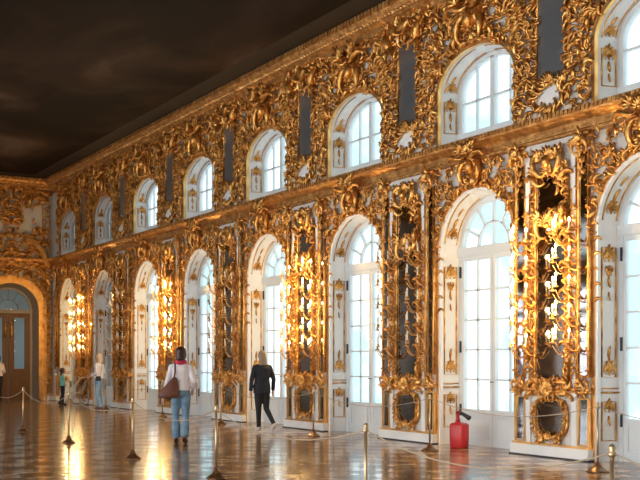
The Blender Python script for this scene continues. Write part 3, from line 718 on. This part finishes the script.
blab = ['in the far corner', 'beside the child', 'right of the blonde in white', 'behind the brown-bag woman', 'left of the woman in black', 'in front of the second lit pier', 'left of the red extinguisher', "near the photo's right edge", 'outside the photo']
cm = mat('cord_fabric', (.42, .33, .22), .8); cm2 = mat('dark_cord', (.16, .12, .09), .7)
for row, labs, rn_ in ((near, nlab, 'front row'), (back, blab, 'row by the windows')):
    for (x, y), l in zip(row, labs):
        r = tag(empty('barrier_post', (x, y, 0)), f'slim brass barrier post, {rn_}, {l}', 'barrier post', f'barrier posts of the {rn_}')
        r.rotation_euler = (0, 0, .5)
        link('base', PMm['base'], r); link('pole', PMm['pole'], r); link('finial', PMm['fin'], r)
    for i in range(len(row) - 1):
        (x0, y0), (x1, y1) = row[i], row[i + 1]; mb = MB(); L = math.hypot(x1 - x0, y1 - y0)
        ux, uy = (x1 - x0) / L * .03, (y1 - y0) / L * .03
        P = [(x0 + ux + (x1 - x0 - 2 * ux) * t, y0 + uy + (y1 - y0 - 2 * uy) * t, .85 - .20 * (1 - (2 * t - 1) ** 2)) for t in [j / 20 for j in range(21)]]
        mb.tube(P, .006, 6)
        tag(mb.build('barrier_rope', cm, None, True), f'sagging cord, {rn_}, posts {["one and two","two and three","three and four","four and five","five and six","six and seven","seven and eight","eight and nine"][i]} from far end', 'cord', f'cords of the {rn_}')

# ------------------------------------------------------------------ red extinguisher
ex = empty('fire_extinguisher', (-.22, 13.93, 0), RW + .25); tag(ex, 'squat red fire extinguisher with black horn standing by the window', 'fire extinguisher')
red = noise_color(mat('red_enamel', rough=.4), [(.3, (.42, .012, .015)), (.7, (.60, .03, .03))], scale=3)
mb = MB()
def rr_(w, d, z, n=6, e=.35): return [(w * math.copysign(abs(cos(a)) ** e, cos(a)), d * math.copysign(abs(sin(a)) ** e, sin(a)), z) for a in [2 * PI * i / 24 for i in range(24)]]
L = [rr_(.125, .10, 0), rr_(.135, .11, .02), rr_(.14, .115, .2), rr_(.14, .115, .38), rr_(.13, .105, .405), rr_(.09, .08, .42), rr_(.05, .05, .43)]
mb.add([p for r_ in L for p in r_], [(i * 24 + j, i * 24 + (j + 1) % 24, (i + 1) * 24 + (j + 1) % 24, (i + 1) * 24 + j) for i in range(6) for j in range(24)] + [tuple(reversed(range(24))), tuple(range(144, 168))])
mb.build('body', red, ex, True)
mb = MB(); mb.lathe([(.045, .42), (.04, .47), (.028, .50), (.028, .56), (.035, .57), (.035, .60), (.012, .62)], 14, (-.03, 0, 0)); mb.tube([(-.03, 0, .6), (.03, -.02, .63), (.07, -.03, .62)], .009, 6); mb.build('valve', red, ex, True)
mb = MB(); mb.tube([(.05, -.05, .60), (.12, -.06, .575), (.20, -.07, .54), (.27, -.08, .51)], [.022, .03, .036, .042], 12); mb.tube([(-.03, 0, .55), (-.02, -.05, .6), (.05, -.05, .60)], .010, 8); mb.build('horn', mat('black_rubber', (.015, .02, .025), .5), ex, True)

# ------------------------------------------------------------------ people
def remesh(mb, name, m, parent, vox=.011, smooth_it=2):
    o = mb.build('tmp', m); md = o.modifiers.new('r', 'REMESH'); md.mode = 'VOXEL'; md.voxel_size = vox; md.use_smooth_shade = True
    s = o.modifiers.new('s', 'SMOOTH'); s.iterations = smooth_it; s.factor = .5
    dg = bpy.context.evaluated_depsgraph_get(); dg.update()
    me = bpy.data.meshes.new_from_object(o.evaluated_get(dg)); bpy.data.objects.remove(o); me.name = name
    me.polygons.foreach_set('use_smooth', [True] * len(me.polygons))
    return link(name, me, parent)
def person(loc, rz, label, s, pose, skin, top, bottom, shoe, hair, haircol, topkind='shirt', headturn=0., child=False, wide=.95):
    """modelled facing -y, person's right is -x; s scales a 1.65 m figure"""
    hk = 1.35 if child else 1.0
    K = pose
    sk = mat('skin', skin, .5); b = MB()
    hz, sh = .86, 1.35                          # hip, shoulder heights
    b.rings([(0, 0, .84, .10, .08), (0, 0, .90, .155, .11), (0, 0, .97, .15, .105), (0, .0, 1.07, .118, .09), (0, 0, 1.2, .145, .105), (0, .01, 1.31, .155, .10), (0, .01, 1.37, .12, .075), (0, .01, 1.41, .055, .055), (0, 0, 1.47, .05, .052), (0, -.005, 1.52, .05, .05)])
    hc = (0, -.02, 1.565 + (.03 if child else 0))
    b.ball(hc, (.074 * hk, .094 * hk, .112 * hk), 18)
    b.ball((0, -.095 * hk, hc[2] - .015), (.014, .022, .02), 8)
    b.ball((0, -.06 * hk, hc[2] - .08 * hk), (.045, .04, .035), 10)
    for sg in (-1, 1): b.ball((sg * .076 * hk, 0, hc[2] - .01), (.012, .022, .03), 8)
    for sg, nm in ((-1, 'r'), (1, 'l')):
        kn, an = Vector(K['knee_' + nm]), Vector(K['ankle_' + nm]); hp = Vector((sg * .085, 0, .88))
        b.tube([hp, hp.lerp(kn, .5), kn, kn.lerp(an, .4), an], [.085, .07, .052, .05, .034], 12)
        toe = an + Vector((0, -.15, -.04)) if not K.get('tip_' + nm) else an + Vector(K['tip_' + nm])
        b.tube([an + Vector((0, .04, -.035)), an + Vector((0, 0, -.03)), toe], [.022, .028, .020], 10)
        el, wr = Vector(K['elbow_' + nm]), Vector(K['wrist_' + nm]); so = Vector((sg * .165, .01, 1.335))
        b.tube([so - Vector((sg * .05, 0, -.01)), so, so.lerp(el, .5), el, el.lerp(wr, .4), wr], [.045, .05, .042, .036, .033, .024], 12)
        d = (wr - el).normalized(); side = Vector((0, -1, 0)); side = (side - d * side.dot(d)).normalized(); nn = d.cross(side)
        pm = wr + d * .045
        b.tube([wr - d * .01, wr + d * .02, pm, wr + d * .085], [.02, .025, .029, .026], 10)
        for q in range(4):
            o_ = side * (.027 - .018 * q); ln = (.062, .072, .067, .052)[q]; p0 = wr + d * .075 + o_
            p1 = p0 + d * ln * .5; p2 = p1 + d * ln * .35 - nn * (.012 * sg) ; p3 = p2 + d * ln * .2 - nn * (.012 * sg)
            b.tube([p0 - d * .02, p0, p1, p2, p3], [.009, .009, .0085, .008, .006], 6)
        t0 = wr + d * .025 + side * .02; b.tube([t0, t0 + side * .02 + d * .025, t0 + side * .025 + d * .055], [.012, .010, .007], 6)
    body = remesh(b, 'person', sk, None, .0085)
    body.name = 'person'
    tag(body, label, 'person')
    # eyes and lips
    e = MB()
    for sg in (-1, 1): e.ball((sg * .030 * hk, hc[1] - .080 * hk, hc[2] + .005), (.011, .008, .006), 8)
    e.build('eye', mat('eye_dark', (.03, .02, .02), .3), body, True)
    e = MB(); e.ball((0, hc[1] - .083 * hk, hc[2] - .052 * hk), (.02, .008, .006), 8); e.build('mouth', mat('lips', (.45, .14, .12), .5), body, True)
    # trousers
    t = MB(); t.rings([(0, 0, .82, .12, .095), (0, 0, .88, .172, .125), (0, 0, .95, .165, .12), (0, 0, 1.02, .145, .108)])
    fl = K.get('flare', .05)
    for sg, nm in ((-1, 'r'), (1, 'l')):
        kn, an = Vector(K['knee_' + nm]), Vector(K['ankle_' + nm]); hp = Vector((sg * .088, 0, .87))
        t.tube([hp, hp.lerp(kn, .45), kn, kn.lerp(an, .5), an + Vector((0, 0, K.get('cuff', 0)))], [.096, .086, .064, fl + .008, fl], 14)
    remesh(t, 'trousers', bottom, body, .012)
    # shoes
    for sg, nm in ((-1, 'r'), (1, 'l')):
        an = Vector(K['ankle_' + nm]); q = MB(); tip = Vector(K.get('tip_' + nm, (0, -.16, -.045)))
        q.tube([an + Vector((0, .06, -.025)), an + Vector((0, .02, -.012)), an + tip * .6 + Vector((0, 0, -.004)), an + tip, an + tip * 1.12], [.044, .050, .048, .042, .022], 12)
        remesh(q, 'shoe', shoe, body, .01)
    # top
    t = MB(); zl = K.get('hem', .93)
    w = 1.12 if topkind == 'shirt' else 1.22
    t.rings([(0, 0, zl, .160 * w, .118 * w), (0, 0, (zl + 1.07) / 2, .158 * w, .115 * w), (0, 0, 1.08, .138 * w, .10 * w), (0, 0, 1.2, .15 * w, .11 * w), (0, .01, 1.31, .158 * w, .105 * w), (0, .01, 1.375, .12 * w, .078 * w), (0, .01, 1.415, .062 * w, .06 * w)])
    for sg, nm in ((-1, 'r'), (1, 'l')):
        el, wr = Vector(K['elbow_' + nm]), Vector(K['wrist_' + nm]); so = Vector((sg * .165, .01, 1.335)); f = K.get('sleeve', .95)
        P = [so - Vector((sg * .06, 0, -.01)), so, so.lerp(el, .5), el] + ([el.lerp(wr, .5), el.lerp(wr, f)] if f > 0 else [])
        t.tube(P, [.06, .064, .056, .05] + ([.046, .040] if f > 0 else []), 12)
    remesh(t, 'shirt' if topkind == 'shirt' else 'jacket', top, body, .012, 3)
    hm = noise_color(mat('hair', rough=.5), [(.3, tuple(c * .7 for c in haircol)), (.7, haircol)], scale=25, stretch=(6, 6, 1))
    h = MB(); x, y, z = hc
    h.ball((0, y + .022, z + .015), (.092 * hk, .098 * hk, .108 * hk), 18)
    if hair == 'long':
        h.rings([(.01, .055, z - .36, .03, .02), (.01, .06, z - .28, .105, .036), (0, .055, z - .12, .095, .045), (0, .04, z, .09 * hk, .065)])
    elif hair == 'bob':
        h.rings([(0, .045, z - .12, .06, .04), (0, .045, z - .09, .09, .055), (0, .03, z - .03, .105, .075), (0, .02, z + .04, .10, .085)])
        h.ball((0, .02, z + .035), (.10, .10, .095), 14)
    ho = remesh(h, 'hair', hm, body, .010)
    # cut hair from the face
    bm = bmesh.new(); bm.from_mesh(ho.data)
    bmesh.ops.delete(bm, geom=[v for v in bm.verts if v.co.y < y - .035 - .0 * v.co.z and v.co.z < z + .045 * hk], context='VERTS'); bm.to_mesh(ho.data); bm.free()
    sm = ho.modifiers.new('solid', 'SOLIDIFY'); sm.thickness = .006
    body.location = loc; body.rotation_euler = (0, 0, rz); body.scale = (s * wide, s, s)
    return body
P_ = lambda **k: k
stand = P_(knee_r=(-.09, -.01, .47), ankle_r=(-.095, .01, .075), knee_l=(.09, -.01, .47), ankle_l=(.095, .01, .075),
           elbow_r=(-.235, .03, 1.08), wrist_r=(-.25, -.04, .86), elbow_l=(.235, .03, 1.08), wrist_l=(.25, -.04, .86))
denim = noise_color(mat('denim', rough=.8), [(.35, (.10, .19, .29)), (.65, (.19, .31, .42))], scale=9, bump=.3)
denim2 = noise_color(mat('pale_denim', rough=.8), [(.35, (.17, .30, .46)), (.65, (.28, .42, .58))], scale=9)
blackc = noise_color(mat('navy_cloth', rough=.8), [(.3, (.008, .009, .016)), (.7, (.018, .019, .030))], scale=8)
blackt = mat('black_trousers', (.012, .013, .016), .8)
whitec = noise_color(mat('white_cotton', rough=.8), [(.3, (.68, .64, .68)), (.7, (.82, .78, .80))], scale=6, bump=.4, bscale=9)
teal = mat('teal_cotton', (.18, .55, .52), .8)
bshoe = mat('brown_shoe', (.05, .018, .012), .5); wshoe = mat('white_shoe', (.65, .62, .58), .6)
cream = (.62, .38, .27)
def away(px_dir): return px_dir
# facing direction: local -y -> (sin rz, -cos rz)
p3 = dict(stand); p3.update(knee_r=(-.085, -.02, .47), ankle_r=(-.07, .10, .10), tip_r=(-.02, -.14, -.065), knee_l=(.095, -.03, .47), ankle_l=(.085, -.02, .075), flare=.072, cuff=.03,
    elbow_r=(-.24, .06, 1.09), wrist_r=(-.21, -.10, .93), elbow_l=(.24, .02, 1.07), wrist_l=(.30, -.03, .84), hem=.93, sleeve=.8)
WR = PI - .10 + .25
wa = person((-3.91, 17.05, 0), PI - .42 , 'woman in white top and blue jeans seen from behind, brown bag on shoulder', 1.01, p3, cream, whitec, denim, bshoe, 'bob', (.050, .018, .014))
# scarf and bag
mb = MB()
for i in range(2): mb.tube([(.085 * cos(a) * (1 + .1 * i), .012 + .08 * sin(a), 1.425 - .025 * i + .01 * sin(3 * a)) for a in [2 * PI * j / 20 for j in range(21)]], .024, 8)
mb.build('scarf', mat('crimson_scarf', (.45, .02, .06), .8), wa, True)
bag = tag(empty('shoulder_bag', wa.location, wa.rotation_euler.z), 'large slouchy brown leather bag hanging from the jeans-clad woman', 'bag')
lea = noise_color(mat('brown_leather', rough=.55), [(.3, (.11, .035, .02)), (.7, (.19, .065, .04))], scale=6)
mb = MB()
def lp(x, y, z): return (x, y, z)
BX = -1
mb.add([], [])
for (z0, hw, dd, cx) in (): pass
R_ = [(-a, b, c, d, e) for a, b, c, d, e in [(-.20, .155, .80, .02, .03), (-.215, .16, .815, .175, .075), (-.205, .16, .88, .175, .08), (-.175, .155, .97, .14, .07), (-.14, .145, 1.06, .095, .05), (-.115, .135, 1.13, .06, .03), (-.105, .13, 1.17, .03, .02)]]
mb.rings([(a - .0, b, c, d, e) for a, b, c, d, e in R_], 18); mb.build('pouch', lea, bag, True)
mb = MB(); mb.tube([(-a, b, c) for a, b, c in [(-.13, .14, 1.10), (-.10, .13, 1.25), (-.10, .09, 1.38), (-.105, .01, 1.425), (-.12, -.07, 1.36), (-.16, -.06, 1.22), (-.20, .05, 1.08), (-.17, .12, 1.06)]], .014, 8); mb.build('strap', lea, bag, True)
p4 = dict(stand); p4.update(knee_l=(.05, -.08, .47), ankle_l=(.03, -.12, .08), knee_r=(-.11, -.03, .48), ankle_r=(-.20, .20, .16), tip_r=(-.01, -.12, -.10), flare=.045,
    elbow_r=(-.25, .05, 1.09), wrist_r=(-.27, -.05, .85), elbow_l=(.25, .03, 1.09), wrist_l=(.255, -.02, .84), hem=.80, sleeve=.97)
person((-1.27, 19.05, 0), PI - .12, 'long-haired blonde woman in black jacket and trousers walking in white shoes', .99, p4, cream, blackc, blackt, wshoe, 'long', (.36, .25, .17), 'jacket')
p2 = dict(stand); p2.update(elbow_l=(.23, .04, 1.1), wrist_l=(.17, -.18, 1.0), elbow_r=(-.23, .04, 1.1), wrist_r=(-.19, -.12, .95), ankle_l=(.09, .1, .08), flare=.055, hem=.93, sleeve=.9)
w2 = person((-1.04, 29.87, 0), PI + .75, 'blonde woman in white blouse and pale jeans standing by far windows', 1.0, p2, cream, whitec, denim2, mat('tan_shoe', (.14, .06, .04), .6), 'long', (.72, .50, .34))
hb = tag(empty('handbag', w2.location, w2.rotation_euler.z), 'small black handbag at the hip of the blonde in white', 'bag')
mb = MB(); mb.rings([(.24, .12, .86, .05, .07), (.25, .12, .89, .055, .085), (.25, .12, .97, .05, .08), (.24, .12, 1.0, .03, .06)], 14); mb.build('pouch', M['iron'], hb, True)
mb = MB(); mb.tube([(.24, .18, .98), (.15, .16, 1.2), (.02, .12, 1.38), (-.08, .02, 1.41), (-.06, -.12, 1.34), (.1, -.15, 1.15), (.24, .06, .98)], .007, 6); mb.build('strap', M['iron'], hb, True)
pc = dict(stand); pc.update(elbow_l=(.22, -.04, 1.1), wrist_l=(.2, -.26, 1.12), elbow_r=(-.22, -.04, 1.1), wrist_r=(-.2, -.26, 1.12), ankle_l=(.1, .12, .09), hem=.90, sleeve=0, flare=.055)
person((-.95, 33.75, 0), PI / 2 - .1 , 'small dark-haired child in teal shirt and dark trousers beside a pushchair', .70, pc, cream, teal, blackt, blackt, 'long', (.015, .01, .008), child=True)
p5 = dict(stand); p5.update(elbow_l=(.24, .0, 1.09), wrist_l=(.2, -.2, 1.0), elbow_r=(-.24, .0, 1.09), wrist_r=(-.2, -.2, 1.0), sleeve=.4)
person((-2.24, 37.0, 0), PI, 'dark-haired visitor in white shirt at the left photo edge by the door', .98, p5, cream, whitec, blackt, blackt, 'bob', (.012, .009, .008))

# pushchair
pu = tag(empty('pushchair', (-.42, 33.75, 0), -1.75), 'beige pushchair with dark handle beside the small child', 'pushchair')
al = mat('pushchair_frame', (.34, .28, .20), .35, .5); fab = mat('beige_fabric', (.52, .42, .30), .8)
for x, y, r in ((-.22, .18, .13), (.22, .18, .13), (-.18, -.30, .09), (.18, -.30, .09)):
    w = MB(); w.tube([(x, y + r * cos(a), r + .012 + r * sin(a)) for a in [2 * PI * i / 20 for i in range(21)]], .014, 6)
    for i in range(6): a = PI * i / 3; w.tube([(x, y, r + .012), (x, y + r * cos(a), r + .012 + r * sin(a))], .004, 4)
    w.build('wheel', al, pu, True)
mb = MB()
for sx in (-.21, .21): mb.tube([(sx, .42, .98), (sx, .3, .82), (sx, .02, .5), (sx, -.30, .10)], .011, 6); mb.tube([(sx, .18, .14), (sx, .08, .35), (sx, -.02, .62)], .011, 6)
mb.tube([(-.21, .18, .14), (.21, .18, .14)], .009, 6); mb.build('frame', al, pu, True)
mb = MB(); mb.tube([(-.21, .42, .98), (.21, .42, .98)], .016, 8); mb.build('handle', M['iron'], pu, True)
mb = MB(); mb.box(-.18, .18, -.22, .10, .36, .40); mb.add([(-.18, .08, .38), (.18, .08, .38), (.18, .25, .80), (-.18, .25, .80), (-.18, .11, .38), (.18, .11, .38), (.18, .28, .80), (-.18, .28, .80)], [(0, 1, 2, 3), (7, 6, 5, 4), (0, 3, 7, 4), (1, 5, 6, 2), (3, 2, 6, 7), (0, 4, 5, 1)]); mb.build('seat', fab, pu)
mb = MB()
for i in range(6):
    a0, a1 = 1.7 * i / 6 - .1, 1.7 * (i + 1) / 6 - .1
    f = lambda a: (.24 - .30 * sin(a), .62 + .30 * cos(a))
    (ya, za), (yb, zb_) = f(a0), f(a1); mb.add([(-.19, ya, za), (.19, ya, za), (.19, yb, zb_), (-.19, yb, zb_), (-.19, ya, za - .01), (.19, ya, za - .01), (.19, yb, zb_ - .01), (-.19, yb, zb_ - .01)], [(0, 1, 2, 3), (7, 6, 5, 4), (0, 3, 7, 4), (1, 5, 6, 2)])
mb.build('hood', fab, pu)

# ------------------------------------------------------------------ light
W = bpy.data.worlds.new('World'); sc.world = W; W.use_nodes = True; nt = W.node_tree; bg = nt.nodes['Background']
tc = nt.nodes.new('ShaderNodeTexCoord'); nz = nt.nodes.new('ShaderNodeTexNoise'); nz.inputs['Scale'].default_value = 7; nz.inputs['Detail'].default_value = 4
rp = nt.nodes.new('ShaderNodeValToRGB'); rp.color_ramp.elements[0].position = .46; rp.color_ramp.elements[0].color = (.42, .72, .82, 1)
rp.color_ramp.elements[1].position = .58; rp.color_ramp.elements[1].color = (1., 1., .99, 1)
nt.links.new(tc.outputs['Generated'], nz.inputs['Vector']); nt.links.new(nz.outputs[0], rp.inputs[0]); nt.links.new(rp.outputs[0], bg.inputs[0])
bg.inputs[1].default_value = 1.8
def area(name, loc, rot, sx, sy, e, col):
    l = bpy.data.lights.new(name, 'AREA'); l.shape = 'RECTANGLE'; l.size = sx; l.size_y = sy; l.energy = e; l.color = col
    o = bpy.data.objects.new(name, l); C.objects.link(o); o.location = loc; o.rotation_euler = rot; return o
for c in lcent:                                 # daylight entering by the windows of the opposite wall
    area('daylight', (XL - .62, c, 2.3), (0, -PI / 2, 0), 4.1, 1.8, (600 if c < 24 else 80), (.98, .98, .99))
    area('daylight', (XL - .62, c, 5.95), (0, -PI / 2, 0), 1.3, 1.8, (16 if c < 24 else 4), (1., .84, .66))
# warm light of the candle bulbs
for k in (0, 2, 4, 6):
    for z in tz:
        for sx in (-.46, .46):
            l = bpy.data.lights.new('candle_light', 'POINT'); l.energy = 17; l.color = (1., .64, .25); l.shadow_soft_size = .012
            o = bpy.data.objects.new('candle_light', l); C.objects.link(o); o.location = (-.46, py_(k) - sx, z + .25)

# ------------------------------------------------------------------ camera
cam = bpy.data.cameras.new('Camera'); co = bpy.data.objects.new('Camera', cam); C.objects.link(co)
cam.sensor_width = 36; cam.lens = 1050 / 640 * 36; cam.shift_y = 120 / 640; cam.clip_end = 200
co.location = (-11.18, 0, 1.47); co.rotation_euler = (PI / 2, 0, -math.atan(622 / 1050)); sc.camera = co
vs = sc.view_settings; vs.view_transform = 'Standard'; vs.look = 'None'; vs.gamma = 1; vs.use_curve_mapping = False; vs.exposure = .15
sc.cycles.max_bounces = 8; sc.cycles.glossy_bounces = 4; sc.cycles.transparent_max_bounces = 16; sc.cycles.sample_clamp_indirect = 6
sc.cycles.use_denoising = True
